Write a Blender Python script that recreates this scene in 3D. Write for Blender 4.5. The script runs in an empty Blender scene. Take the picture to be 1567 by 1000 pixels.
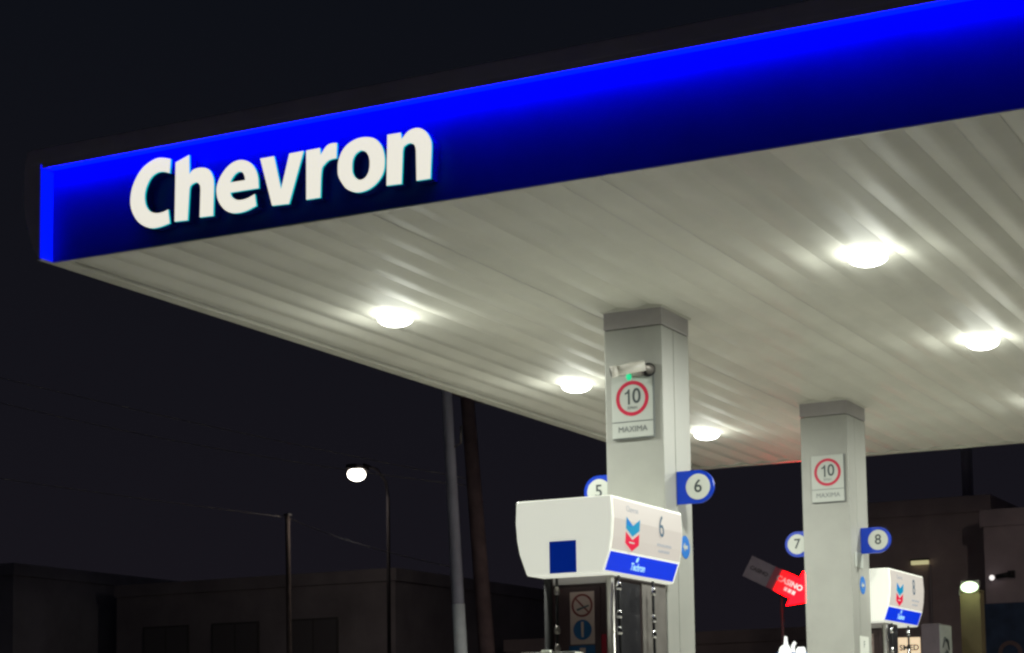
import bpy, bmesh, math, random
from mathutils import Vector, Matrix

random.seed(7)
S = bpy.context.scene
C = S.collection

# ------------------------------------------------------------------ camera
YAW, PITCH, ROLL = math.radians(-26.073), math.radians(5.753), math.radians(0.951)
f = Vector((math.sin(YAW) * math.cos(PITCH), math.cos(YAW) * math.cos(PITCH), math.sin(PITCH)))
r = Vector((math.cos(YAW), -math.sin(YAW), 0.0))
d = f.cross(r)
right = math.cos(ROLL) * r + math.sin(ROLL) * d
down = -math.sin(ROLL) * r + math.cos(ROLL) * d
cd = bpy.data.cameras.new('camera')
cd.sensor_width = 36.0
cd.lens = 36.0 * 2945.7 / 1567.0
cd.shift_x = (783.5 - 850.19) / 1567.0
cd.shift_y = (844.86 - 500.0) / 1567.0
cd.clip_start, cd.clip_end = 0.1, 2000.0
cam = bpy.data.objects.new('camera', cd)
C.objects.link(cam)
m3 = Matrix((right, -down, -f)).transposed()
cam.matrix_world = Matrix.Translation((0, 0, 1.6)) @ m3.to_4x4()
S.camera = cam

# ------------------------------------------------------------------ night sky
W = bpy.data.worlds.new('World')
S.world = W
W.use_nodes = True
nt = W.node_tree
bg = nt.nodes['Background']
tc = nt.nodes.new('ShaderNodeTexCoord')
sx = nt.nodes.new('ShaderNodeSeparateXYZ')
rp = nt.nodes.new('ShaderNodeValToRGB')
rp.color_ramp.elements[0].position = 0.0
rp.color_ramp.elements[0].color = (0.0112, 0.0094, 0.0135, 1)
rp.color_ramp.elements[1].position = 0.42
rp.color_ramp.elements[1].color = (0.0042, 0.0056, 0.0090, 1)
nt.links.new(tc.outputs['Generated'], sx.inputs[0])
nt.links.new(sx.outputs['Z'], rp.inputs['Fac'])
nt.links.new(rp.outputs['Color'], bg.inputs['Color'])
bg.inputs['Strength'].default_value = 0.84

S.render.engine = 'CYCLES'
S.cycles.use_denoising = True
S.cycles.filter_width = 2.5        # soft lens, as in the photograph
S.cycles.max_bounces = 8
S.cycles.diffuse_bounces = 4
S.cycles.sample_clamp_indirect = 6.0
S.view_settings.view_transform = 'Standard'
S.view_settings.look = 'None'
S.view_settings.exposure = 0.0
S.view_settings.gamma = 1.0

LAMP_WATTS = 122.0            # each canopy lamp
LENS_GLOW = 9.0               # what its lens gives off sideways
ADDED_HALO = 9.0            # added point light under each lamp, for a halo on the ceiling
LED_BLUE = 18.0                # blue light strip in the fascia

# ------------------------------------------------------------------ materials
def mat(name, col, rough=0.5, metal=0.0, spec=0.5, noise=0.0, nscale=6.0, bump=0.0, bscale=40.0, emit=None, estr=0.0, coat=0.0):
    m = bpy.data.materials.new(name)
    m.use_nodes = True
    t = m.node_tree
    b = t.nodes['Principled BSDF']
    b.inputs['Base Color'].default_value = (*col, 1)
    b.inputs['Roughness'].default_value = rough
    b.inputs['Metallic'].default_value = metal
    b.inputs['Specular IOR Level'].default_value = spec
    b.inputs['Coat Weight'].default_value = coat
    if noise > 0 or bump > 0:
        c = t.nodes.new('ShaderNodeTexCoord')
    if noise > 0:
        n = t.nodes.new('ShaderNodeTexNoise')
        n.inputs['Scale'].default_value = nscale
        n.inputs['Detail'].default_value = 6.0
        n.inputs['Roughness'].default_value = 0.6
        t.links.new(c.outputs['Object'], n.inputs['Vector'])
        k = t.nodes.new('ShaderNodeValToRGB')
        k.color_ramp.elements[0].position = 0.3
        k.color_ramp.elements[1].position = 0.7
        k.color_ramp.elements[0].color = tuple(x * (1 - noise) for x in col) + (1,)
        k.color_ramp.elements[1].color = tuple(min(1, x * (1 + noise)) for x in col) + (1,)
        t.links.new(n.outputs['Fac'], k.inputs['Fac'])
        t.links.new(k.outputs['Color'], b.inputs['Base Color'])
        mr = t.nodes.new('ShaderNodeMapRange')
        mr.inputs['To Min'].default_value = max(0.02, rough - 0.1)
        mr.inputs['To Max'].default_value = min(1, rough + 0.1)
        t.links.new(n.outputs['Fac'], mr.inputs['Value'])
        t.links.new(mr.outputs['Result'], b.inputs['Roughness'])
    if bump > 0:
        n2 = t.nodes.new('ShaderNodeTexNoise')
        n2.inputs['Scale'].default_value = bscale
        n2.inputs['Detail'].default_value = 4.0
        t.links.new(c.outputs['Object'], n2.inputs['Vector'])
        bp = t.nodes.new('ShaderNodeBump')
        bp.inputs['Strength'].default_value = bump
        bp.inputs['Distance'].default_value = 0.01
        t.links.new(n2.outputs['Fac'], bp.inputs['Height'])
        t.links.new(bp.outputs['Normal'], b.inputs['Normal'])
    if emit:
        b.inputs['Emission Color'].default_value = (*emit, 1)
        b.inputs['Emission Strength'].default_value = estr
    return m

M = {}
M['ceiling'] = mat('ceiling_enamel', (0.66, 0.65, 0.58), 0.60, spec=0.5, noise=0.07, nscale=1.3, coat=0.008)
M['ceiling'].node_tree.nodes['Principled BSDF'].inputs['Coat Roughness'].default_value = 0.10
_t = M['ceiling'].node_tree                      # every tray has aged to a slightly different tone
_b = _t.nodes['Principled BSDF']
_src = _b.inputs['Base Color'].links[0].from_socket
_oi = _t.nodes.new('ShaderNodeObjectInfo')
_mr = _t.nodes.new('ShaderNodeMapRange'); _mr.inputs['To Min'].default_value = 0.90; _mr.inputs['To Max'].default_value = 1.06
_mx = _t.nodes.new('ShaderNodeVectorMath'); _mx.operation = 'SCALE'
_t.links.new(_oi.outputs['Random'], _mr.inputs['Value'])
_t.links.new(_src, _mx.inputs[0]); _t.links.new(_mr.outputs['Result'], _mx.inputs['Scale'])
_t.links.new(_mx.outputs['Vector'], _b.inputs['Base Color'])
M['rim'] = mat('rim_enamel', (0.55, 0.54, 0.47), 0.4, noise=0.08, nscale=3)
M['blue_panel'] = mat('blue_fascia_panel', (0.004, 0.022, 0.42), 0.42, noise=0.16, nscale=1.1)
M['dark_lip'] = mat('dark_fascia_metal', (0.44, 0.40, 0.52), 0.6, noise=0.12, nscale=2)
M['led_blue'] = mat('blue_led_diffuser', (0.0, 0.005, 0.1), 0.8, spec=0.0, emit=(0.0, 0.0008, 1.0), estr=LED_BLUE)
M['led_end'] = mat('blue_led_end_diffuser', (0.0, 0.02, 0.3), 0.5, emit=(0.0, 0.006, 1.0), estr=1.2)
M['letter_face'] = mat('letter_acrylic', (0.6, 0.6, 0.55), 0.4, emit=(0.86, 0.83, 0.72), estr=0.96)
M['letter_edge'] = mat('letter_acrylic_edge', (0.0, 0.3, 0.35), 0.3, emit=(0.0, 0.48, 0.52), estr=0.85)
M['letter_side'] = mat('letter_return', (0.004, 0.020, 0.30), 0.4)
M['column'] = mat('column_cladding', (0.350, 0.354, 0.325), 0.48, noise=0.10, nscale=1.6)
M['collar'] = mat('column_collar', (0.36, 0.34, 0.34), 0.45, noise=0.06)
M['seam'] = mat('shadow_gap', (0.10, 0.10, 0.10), 0.7)
M['white'] = mat('white_plastic', (0.76, 0.78, 0.72), 0.4, noise=0.04, nscale=4)
M['sign_white'] = mat('sign_white', (0.46, 0.485, 0.45), 0.45)
M['disc_white'] = mat('disc_white', (0.64, 0.67, 0.61), 0.45)
M['ring_red'] = mat('sign_red', (0.50, 0.006, 0.045), 0.45)
M['ink'] = mat('sign_ink', (0.055, 0.070, 0.075), 0.5)
M['ink_pale'] = mat('pale_ink', (0.16, 0.175, 0.18), 0.5)
M['ink_faint'] = mat('faint_ink', (0.0, 0.0, 0.0), 0.5, emit=(0.50, 0.53, 0.54), estr=0.85)
M['plate_blue'] = mat('plate_blue', (0.002, 0.045, 0.55), 0.35)
M['band_blue'] = mat('backlit_blue', (0.0, 0.03, 0.5), 0.35, emit=(0.0, 0.022, 0.62), estr=0.75)
M['panel_blue'] = mat('panel_blue', (0.001, 0.03, 0.40), 0.4, emit=(0.0, 0.02, 0.26), estr=0.5)
M['face_lit'] = mat('backlit_acrylic', (0.12, 0.12, 0.115), 0.35, emit=(0.76, 0.69, 0.60), estr=0.72)
M['shell'] = mat('topper_shell', (0.60, 0.62, 0.56), 0.32, noise=0.03, nscale=3, emit=(0.70, 0.71, 0.61), estr=0.84)
M['logo_cyan'] = mat('logo_cyan', (0.0, 0.05, 0.10), 0.4, emit=(0.0, 0.30, 0.52), estr=0.85)
M['logo_deep'] = mat('logo_deep_blue', (0.0, 0.1, 0.3), 0.4, emit=(0.0, 0.13, 0.42), estr=0.85)
M['logo_red'] = mat('logo_red', (0.1, 0.0, 0.01), 0.4, emit=(0.80, 0.002, 0.050), estr=0.9)
M['logo_ink'] = mat('logo_ink', (0.02, 0.06, 0.1), 0.4, emit=(0.02, 0.07, 0.12), estr=0.5)
M['band_text'] = mat('band_lettering', (0.3, 0.5, 0.7), 0.4, emit=(0.28, 0.60, 0.80), estr=0.8)
M['sticker_blue'] = mat('sticker_blue', (0.003, 0.16, 0.58), 0.4)
M['black'] = mat('black_plastic', (0.015, 0.015, 0.018), 0.35, noise=0.2, nscale=5)
M['rubber'] = mat('hose_rubber', (0.012, 0.012, 0.013), 0.7, spec=0.2)
M['brown'] = mat('dispenser_brown', (0.045, 0.028, 0.030), 0.35, noise=0.15, nscale=4)
M['sticker_tan'] = mat('sticker_paper', (0.30, 0.23, 0.21), 0.6)
M['sticker_navy'] = mat('sticker_navy', (0.003, 0.055, 0.15), 0.5)
M['sticker_ring'] = mat('sticker_ring', (0.12, 0.02, 0.02), 0.5)
M['steel'] = mat('brushed_steel', (0.36, 0.35, 0.33), 0.34, metal=1.0, noise=0.12, nscale=9)
M['dull_steel'] = mat('dull_steel', (0.30, 0.28, 0.26), 0.45, metal=0.7, noise=0.15, nscale=5)
M['chrome'] = mat('coupling_chrome', (0.85, 0.85, 0.85), 0.15, metal=1.0)
M['red_trim'] = mat('red_trim', (0.20, 0.004, 0.015), 0.4)
M['lens'] = mat('lamp_lens', (0.8, 0.8, 0.8), 0.4, emit=(1.0, 0.985, 0.92), estr=LENS_GLOW)
M['housing'] = mat('lamp_housing', (0.7, 0.7, 0.66), 0.4)
M['cam_white'] = mat('camera_shell', (0.72, 0.70, 0.64), 0.35)
M['green_led'] = mat('green_led', (0.0, 0.3, 0.15), 0.4, emit=(0.0, 0.62, 0.25), estr=0.8)
M['concrete'] = mat('concrete', (0.46, 0.45, 0.41), 0.75, noise=0.2, nscale=0.7, bump=0.3)
M['asphalt'] = mat('asphalt', (0.05, 0.05, 0.052), 0.85, noise=0.3, nscale=3, bump=0.5, bscale=120)
M['paving'] = mat('paving', (0.22, 0.21, 0.19), 0.8, noise=0.2, nscale=2, bump=0.3)
M['earth'] = mat('earth', (0.07, 0.065, 0.055), 0.95, noise=0.3, nscale=0.3)
M['paint_white'] = mat('road_paint', (0.7, 0.7, 0.66), 0.6, noise=0.15, nscale=5)
M['wall_brown'] = mat('brown_render', (0.40, 0.31, 0.32), 0.85, noise=0.22, nscale=0.8, bump=0.3)
M['wall_mauve'] = mat('mauve_render', (0.42, 0.33, 0.36), 0.85, noise=0.18, nscale=0.9, bump=0.3)
M['wall_tan'] = mat('tan_render', (0.34, 0.29, 0.31), 0.85, noise=0.25, nscale=0.6, bump=0.3)
M['wall_grey'] = mat('grey_render', (0.36, 0.33, 0.38), 0.85, noise=0.25, nscale=0.6, bump=0.3)
M['glass'] = mat('dark_glass', (0.19, 0.17, 0.18), 0.45, spec=0.2)
M['lamp_post_dark'] = mat('lamp_post_dark', (0.055, 0.048, 0.056), 0.9, spec=0.1)
M['thin_pole'] = mat('thin_pole_paint', (0.19, 0.15, 0.145), 0.9, spec=0.1, noise=0.2)
M['frame'] = mat('window_frame', (0.12, 0.11, 0.11), 0.8)
M['pole'] = mat('pole_galvanised', (0.36, 0.36, 0.45), 0.6, metal=0.0, noise=0.12, nscale=3)
M['pole_paint'] = mat('pole_pale_paint', (0.80, 0.84, 0.90), 0.5, noise=0.12, nscale=4)
M['wood'] = mat('pole_wood', (0.22, 0.15, 0.155), 0.95, spec=0.1, noise=0.25, nscale=3, bump=0.4)
M['wire'] = mat('wire_sheath', (0.45, 0.40, 0.36), 0.5)
M['bark'] = mat('bark', (0.07, 0.05, 0.035), 0.9, noise=0.3, nscale=5, bump=0.5)
M['leaf'] = mat('leaf', (0.06, 0.085, 0.025), 0.6, noise=0.3, nscale=1.5)
M['street_lens'] = mat('street_lamp_lens', (0.8, 0.8, 0.7), 0.4, emit=(1.0, 0.93, 0.78), estr=14.0)
M['wall_lens'] = mat('wall_lamp_lens', (0.8, 0.9, 0.8), 0.4, emit=(0.74, 1.0, 0.60), estr=1.7)
M['tube_lens'] = mat('tube_lens', (0.7, 0.7, 0.5), 0.4, emit=(0.50, 0.46, 0.24), estr=0.9)
M['dot_lens'] = mat('small_lamp_lens', (0.8, 0.8, 0.8), 0.4, emit=(0.9, 0.85, 0.82), estr=1.2)
M['cream_lit'] = mat('lit_cream_face', (0.7, 0.6, 0.5), 0.5, emit=(0.86, 0.66, 0.42), estr=0.95)
M['flame_lit'] = mat('lit_white_face', (0.7, 0.7, 0.7), 0.5, emit=(0.70, 0.74, 0.72), estr=1.0)
M['flame_edge'] = mat('lit_blue_edge', (0.0, 0.1, 0.3), 0.5, emit=(0.0, 0.11, 0.36), estr=0.6)
M['totem_side'] = mat('totem_dark', (0.13, 0.10, 0.115), 0.6, noise=0.15)
M['totem_face'] = mat('totem_grey', (0.42, 0.46, 0.44), 0.5, noise=0.15, nscale=3)
M['mural_blue'] = mat('mural_blue', (0.04, 0.065, 0.13), 0.8, noise=0.35, nscale=3)
M['mural_red'] = mat('mural_red', (0.24, 0.035, 0.06), 0.8, noise=0.4, nscale=4)
M['mural_pale'] = mat('mural_pale', (0.20, 0.13, 0.13), 0.8, noise=0.3, nscale=6)
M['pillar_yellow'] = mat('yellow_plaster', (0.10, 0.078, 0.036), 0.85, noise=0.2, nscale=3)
M['arrow_white'] = mat('arrow_tail_plate', (0.10, 0.085, 0.10), 0.6, noise=0.2, emit=(0.020, 0.014, 0.018), estr=0.8)  # unlit plate: faint emission stands in for ambient light on it
M['arrow_print'] = mat('arrow_tail_print', (0.03, 0.02, 0.03), 0.6)
M['arrow_text'] = mat('arrow_lettering', (0.5, 0.4, 0.4), 0.5)

def arrow_chase(name, c0, c1, x0, x1):
    """running-light face: bulbs lit toward the point, still off toward the tail"""
    m = M[name] if name in M else mat(name, (0.12, 0.01, 0.02), 0.5)
    t = m.node_tree
    b = t.nodes['Principled BSDF']
    c = t.nodes.new('ShaderNodeTexCoord')
    s = t.nodes.new('ShaderNodeSeparateXYZ')
    k = t.nodes.new('ShaderNodeMapRange')
    k.inputs['From Min'].default_value, k.inputs['From Max'].default_value = x0, x1
    k.interpolation_type = 'SMOOTHSTEP'
    mx = t.nodes.new('ShaderNodeMix')
    mx.data_type = 'RGBA'
    mx.inputs['A'].default_value = (*c0, 1)
    mx.inputs['B'].default_value = (*c1, 1)
    t.links.new(c.outputs['Object'], s.inputs[0])
    t.links.new(s.outputs['X'], k.inputs['Value'])
    t.links.new(k.outputs['Result'], mx.inputs['Factor'])
    t.links.new(mx.outputs['Result'], b.inputs['Emission Color'])
    b.inputs['Emission Strength'].default_value = 1.0
    M[name] = m
arrow_chase('arrow_red', (0.030, 0.001, 0.004), (40.0, 0.0, 0.028), 0.42, 0.80)
arrow_chase('arrow_text', (0.06, 0.02, 0.025), (1.6, 0.95, 0.90), 0.42, 0.85)

# ------------------------------------------------------------------ helpers
def obj(name, me, m=None, parent=None, loc=None):
    if isinstance(me, bmesh.types.BMesh):
        x = bpy.data.meshes.new(name)
        me.to_mesh(x)
        me.free()
        me = x
    o = bpy.data.objects.new(name, me)
    C.objects.link(o)
    if m is not None and len(me.materials) == 0:
        me.materials.append(M[m] if isinstance(m, str) else m)
    if parent is not None:
        o.parent = parent
    if loc is not None:
        o.location = loc
    return o

def tag(o, label, cat, group=None, kind=None):
    if label: o['label'] = label
    if cat: o['category'] = cat
    if group: o['group'] = group
    if kind: o['kind'] = kind
    return o

def thing(name, label, cat, loc=(0, 0, 0), rz=0.0, group=None):
    o = bpy.data.objects.new(name, None)
    o.empty_display_size = 0.2
    C.objects.link(o)
    o.location = loc
    o.rotation_euler = (0, 0, rz)
    return tag(o, label, cat, group)

def copy_tree(o, parent=None):
    c = o.copy()
    C.objects.link(c)
    c.parent = parent
    for ch in list(o.children):
        copy_tree(ch, c)
    return c

def box(bm, x0, x1, y0, y1, z0, z1, bev=0.0, seg=2):
    g = bmesh.ops.create_cube(bm, size=1.0)
    vs = g['verts']
    for v in vs:
        v.co = Vector((x0 + (v.co.x + .5) * (x1 - x0), y0 + (v.co.y + .5) * (y1 - y0), z0 + (v.co.z + .5) * (z1 - z0)))
    if bev > 0:
        es = list({e for v in vs for e in v.link_edges})
        bmesh.ops.bevel(bm, geom=es, offset=bev, segments=seg, profile=0.7, affect='EDGES')
    return bm

def B(x0, x1, y0, y1, z0, z1, bev=0.0, seg=2):
    return box(bmesh.new(), x0, x1, y0, y1, z0, z1, bev, seg)

def tube(bm, pts, rad, n=10, cap=True):
    """tube through pts, rad a number or one per point"""
    pts = [Vector(p) for p in pts]
    rs = rad if isinstance(rad, (list, tuple)) else [rad] * len(pts)
    rings = []
    for i, p in enumerate(pts):
        t = (pts[min(i + 1, len(pts) - 1)] - pts[max(i - 1, 0)]).normalized()
        a = Vector((0, 0, 1)) if abs(t.z) < 0.9 else Vector((1, 0, 0))
        u = t.cross(a).normalized()
        w = t.cross(u)
        rings.append([bm.verts.new(p + rs[i] * (math.cos(2 * math.pi * k / n) * u + math.sin(2 * math.pi * k / n) * w)) for k in range(n)])
    for a, b in zip(rings, rings[1:]):
        for k in range(n):
            fc = bm.faces.new((a[k], a[(k + 1) % n], b[(k + 1) % n], b[k]))
            fc.smooth = True
    if cap:
        bm.faces.new(rings[0])
        bm.faces.new(rings[-1][::-1])
    bmesh.ops.recalc_face_normals(bm, faces=bm.faces[:])
    return bm

def lathe(bm, prof, n=28, cx=0, cy=0, smooth=True):
    rings = []
    for rr, z in prof:
        rings.append([bm.verts.new((cx + rr * math.cos(2 * math.pi * k / n), cy + rr * math.sin(2 * math.pi * k / n), z)) for k in range(n)])
    for a, b in zip(rings, rings[1:]):
        for k in range(n):
            fc = bm.faces.new((a[k], a[(k + 1) % n], b[(k + 1) % n], b[k]))
            fc.smooth = smooth
    bm.faces.new(rings[0][::-1])
    bm.faces.new(rings[-1])
    bmesh.ops.recalc_face_normals(bm, faces=bm.faces[:])
    return bm

def prism(bm, poly, fr, depth):
    """2-D polygon (s,t) on a frame (origin,right,up), thickened by depth along the frame's outward normal"""
    o, ri, up = [Vector(v) for v in fr]
    n = ri.cross(up)
    a = [bm.verts.new(o + s * ri + t * up) for s, t in poly]
    b = [bm.verts.new(o + s * ri + t * up + depth * n) for s, t in poly]
    bm.faces.new(b)
    bm.faces.new(a[::-1])
    k = len(poly)
    for i in range(k):
        bm.faces.new((a[i], a[(i + 1) % k], b[(i + 1) % k], b[i]))
    bmesh.ops.recalc_face_normals(bm, faces=bm.faces[:])
    return bm

def circle(cx, cy, rr, n=40):
    return [(cx + rr * math.cos(2 * math.pi * k / n), cy + rr * math.sin(2 * math.pi * k / n)) for k in range(n)]

def ring(bm, cx, cy, r0, r1, fr, depth, n=44):
    o, ri, up = [Vector(v) for v in fr]
    nn = ri.cross(up)
    def rg(rr, dd): return [bm.verts.new(o + s * ri + t * up + dd * nn) for s, t in circle(cx, cy, rr, n)]
    a0, a1, b0, b1 = rg(r0, 0), rg(r1, 0), rg(r0, depth), rg(r1, depth)
    for k in range(n):
        j = (k + 1) % n
        bm.faces.new((b0[k], b0[j], b1[j], b1[k]))
        bm.faces.new((a1[k], a1[j], b1[j], b1[k]))
        bm.faces.new((a0[k], a0[j], b0[j], b0[k]))
        bm.faces.new((a0[k], a0[j], a1[j], a1[k]))
    bmesh.ops.recalc_face_normals(bm, faces=bm.faces[:])
    return bm

def FR(o, face='-y'):
    """frame of a surface: face -y is seen from the front, +x from the right, -x from the left"""
    return (o, {'-y': (1, 0, 0), '+x': (0, 1, 0), '-x': (0, -1, 0), '+y': (-1, 0, 0)}[face], (0, 0, 1))

def lettering(name, s, size, fr, m, parent, depth=0.001, bold=0.0, sx=1.0, spacing=1.0):
    cu = bpy.data.curves.new('txt', 'FONT')
    cu.body = s
    cu.size = size
    cu.align_x = 'CENTER'
    cu.align_y = 'CENTER'
    cu.extrude = depth / 2
    cu.offset = bold
    cu.space_character = spacing
    cu.resolution_u = 4
    t = bpy.data.objects.new('txt', cu)
    C.objects.link(t)
    bpy.context.view_layer.update()
    me = bpy.data.meshes.new_from_object(t)
    bpy.data.objects.remove(t)
    o, ri, up = [Vector(v) for v in fr]
    n = ri.cross(up)
    for v in me.vertices:
        v.co = o + v.co.x * sx * ri + v.co.y * up + v.co.z * n
    me.materials.clear()
    return obj(name, me, m, parent)

def smooth_poly(pts, sub=4, corner=50):
    """closed outline with Catmull-Rom curves between its sharp corners"""
    n = len(pts)
    P = [Vector(p) for p in pts]
    sharp = []
    for i in range(n):
        a, b = P[i] - P[i - 1], P[(i + 1) % n] - P[i]
        sharp.append(abs(math.degrees(a.angle_signed(b))) > corner)
    out = []
    for i in range(n):
        p1, p2 = P[i], P[(i + 1) % n]
        p0 = P[i - 1] if not sharp[i] else p1 - (p2 - p1)
        p3 = P[(i + 2) % n] if not sharp[(i + 1) % n] else p2 + (p2 - p1)
        straight = (p2 - p1).length > 0.17
        for k in range(1 if straight else sub):
            t = k / sub
            q = 0.5 * (2 * p1 + (p2 - p0) * t + (2 * p0 - 5 * p1 + 4 * p2 - p3) * t * t + (3 * p1 - p0 - 3 * p2 + p3) * t ** 3)
            out.append((q.x, q.y))
    return out

# ------------------------------------------------------------------ ground
def sheet(name, x0, x1, y0, y1, z, m, label=None):
    bm = bmesh.new()
    bm.faces.new([bm.verts.new(p) for p in ((x0, y0, z), (x1, y0, z), (x1, y1, z), (x0, y1, z))])
    o = obj(name, bm, m)
    o['kind'] = 'structure'
    return o

sheet('ground', -600, 600, -400, 900, -0.13, 'earth')
g = obj('forecourt', B(-13.0, 12.0, -6.0, 24.5, -0.3, 0.0), 'concrete'); g['kind'] = 'structure'
sheet('road', -600, 600, 27.6, 36.0, -0.12, 'asphalt')
sheet('side_road', -24.0, -15.6, -200, 27.6, -0.116, 'asphalt')
for nm, a in (('pavement', (-13.0, 12.0, 24.5, 27.6)), ('pavement', (-600, -26.0, 36.0, 38.2)), ('pavement', (-24.0, 600, 36.0, 38.0)), ('pavement', (-15.6, -13.0, -200, 27.6))):
    o = obj(nm, B(a[0], a[1], a[2], a[3], -0.3, -0.004, 0.02), 'paving'); o['kind'] = 'structure'
for k in range(-6, 4):
    sheet('road_marking', k * 6.0, k * 6.0 + 2.5, 31.7, 31.85, -0.114, 'paint_white')
isl = obj('pump_island', B(-6.42, -5.33, 11.6, 20.8, -0.02, 0.16, 0.04, 3), 'concrete'); isl['kind'] = 'structure'

# ------------------------------------------------------------------ canopy
ZC = 4.95                       # underside of the canopy
X0, X1 = -8.745, -0.60
Y0, Y1 = 10.106, 21.86
YL = 9.986                      # front of the fascia lip
can = thing('canopy', 'large filling station canopy with white ribbed ceiling and glowing blue fascia', 'canopy', ((X0 + X1) / 2, (Y0 + Y1) / 2, ZC))
CO = Vector(can.location)
def cpart(name, bm, m):
    me = bpy.data.meshes.new(name)
    bm.transform(Matrix.Translation(-CO))
    bm.to_mesh(me); bm.free()
    return obj(name, me, m, can)

PW = 0.2655
NP = int((X1 - X0 - 0.16) / PW)
pb = bmesh.new()
prof = []
for x_, z_ in ((0.0000, 0.0211), (0.0060, 0.0206), (0.0350, 0.0153), (0.0800, 0.0059), (0.1050, 0.0013), (0.1220, 0.0000), (0.1400, 0.0000), (0.1560, 0.0013), (0.1800, 0.0059), (0.2180, 0.0149), (0.2480, 0.0206), (0.2545, 0.0215), (0.2575, 0.0228), (0.2620, 0.0228), (0.2650, 0.0215)):
    prof.append((x_, z_))
YA, YB = Y0 + 0.020, Y1 - 0.10
ra = [pb.verts.new((x, YA - CO.y, z)) for x, z in prof]
rb = [pb.verts.new((x, YB - CO.y, z)) for x, z in prof]
for i in range(len(prof) - 1):
    fc = pb.faces.new((ra[i], ra[i + 1], rb[i + 1], rb[i]))
    fc.smooth = i < 11
bmesh.ops.recalc_face_normals(pb, faces=pb.faces[:])
pm = bpy.data.meshes.new('ceiling_panel')
pb.to_mesh(pm); pb.free()
pm.materials.append(M['ceiling'])
pm.flip_normals()
for k in range(NP):
    o = obj('ceiling_panel', pm, None, can)
    o.location = (X0 + 0.105 + k * PW - CO.x, 0, random.uniform(0, 0.003))
    o.rotation_euler = (0, random.uniform(-0.012, 0.012), 0)
XE = X0 + 0.105 + NP * PW
# rim trims round the ceiling
cpart('rim_trim', B(X0 - 0.03, X0 + 0.085, Y0 + 0.001, Y1, ZC - 0.004, ZC + 0.045, 0.006), 'rim')
cpart('corner_trim', B(X0 - 0.03, X0 + 0.002, YL + 0.006, Y0 - 0.001, ZC - 0.004, ZC + 0.006, 0.002), 'rim')
cpart('rim_trim', B(XE + 0.004, X1 + 0.03, Y0 + 0.001, Y1, ZC - 0.004, ZC + 0.045, 0.006), 'rim')
cpart('rim_trim', B(X0 + 0.088, XE, Y1 - 0.095, Y1, ZC - 0.006, ZC + 0.045, 0.006), 'rim')
cpart('rim_trim', B(X0 + 0.088, XE, Y0 + 0.0, Y0 + 0.026, ZC - 0.004, ZC + 0.005, 0.002), 'rim')
# roof deck above
cpart('roof_deck', B(X0 + 0.01, X1 - 0.01, Y0 + 0.03, Y1 - 0.02, ZC + 0.06, ZC + 0.72), 'dark_lip')
# front fascia: recessed blue panel under a dark lip that hides the light strip
cpart('fascia_panel', B(X0 + 0.004, X1 - 0.004, Y0, Y0 + 0.026, ZC + 0.006, ZC + 0.66), 'blue_panel')
cpart('fascia_lip', B(X0 - 0.10, X1 + 0.10, YL, Y0 + 0.028, ZC + 0.662, ZC + 0.775, 0.012), 'dark_lip')
cpart('light_strip', B(X0 + 0.012, X1 - 0.012, YL + 0.016, Y0 - 0.006, ZC + 0.645, ZC + 0.660), 'led_blue')
lf = cpart('fascia_lip', B(X0 + 0.002, X1 - 0.002, YL, YL + 0.012, ZC + 0.632, ZC + 0.664), 'dark_lip')
# bowed side fascias with their end profile showing at the corners
bow = [(0.0, -0.004), (0.075, 0.12), (0.13, 0.30), (0.146, 0.47), (0.140, 0.64), (0.115, 0.765), (0.0, 0.765)]
def bowed(sgn, xb):
    bm = bmesh.new()
    pr = smooth_poly([(a, b) for a, b in bow], 4, 60)
    prism(bm, [(sgn * a, b) for a, b in pr] if sgn < 0 else [(a, b) for a, b in pr], ((xb, Y1 + 0.1, ZC), (1, 0, 0), (0, 0, 1)), (Y1 + 0.1) - YL - 0.002)
    return bm
cpart('side_fascia', bowed(-1, X0 - 0.012), 'dark_lip')
cpart('side_fascia', bowed(1, X1 + 0.012), 'dark_lip')
cpart('end_light_strip', B(X0 - 0.010, X0 + 0.003, YL + 0.004, Y0 - 0.002, ZC + 0.007, ZC + 0.631, 0.002), 'led_end')
cpart('end_light_strip', B(X1 - 0.003, X1 + 0.010, YL + 0.004, Y0 - 0.002, ZC + 0.007, ZC + 0.631, 0.002), 'led_end')
# back fascia
cpart('fascia_panel', B(X0, X1, Y1 + 0.002, Y1 + 0.05, ZC + 0.02, ZC + 0.72, 0.01), 'panel_blue')

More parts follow.
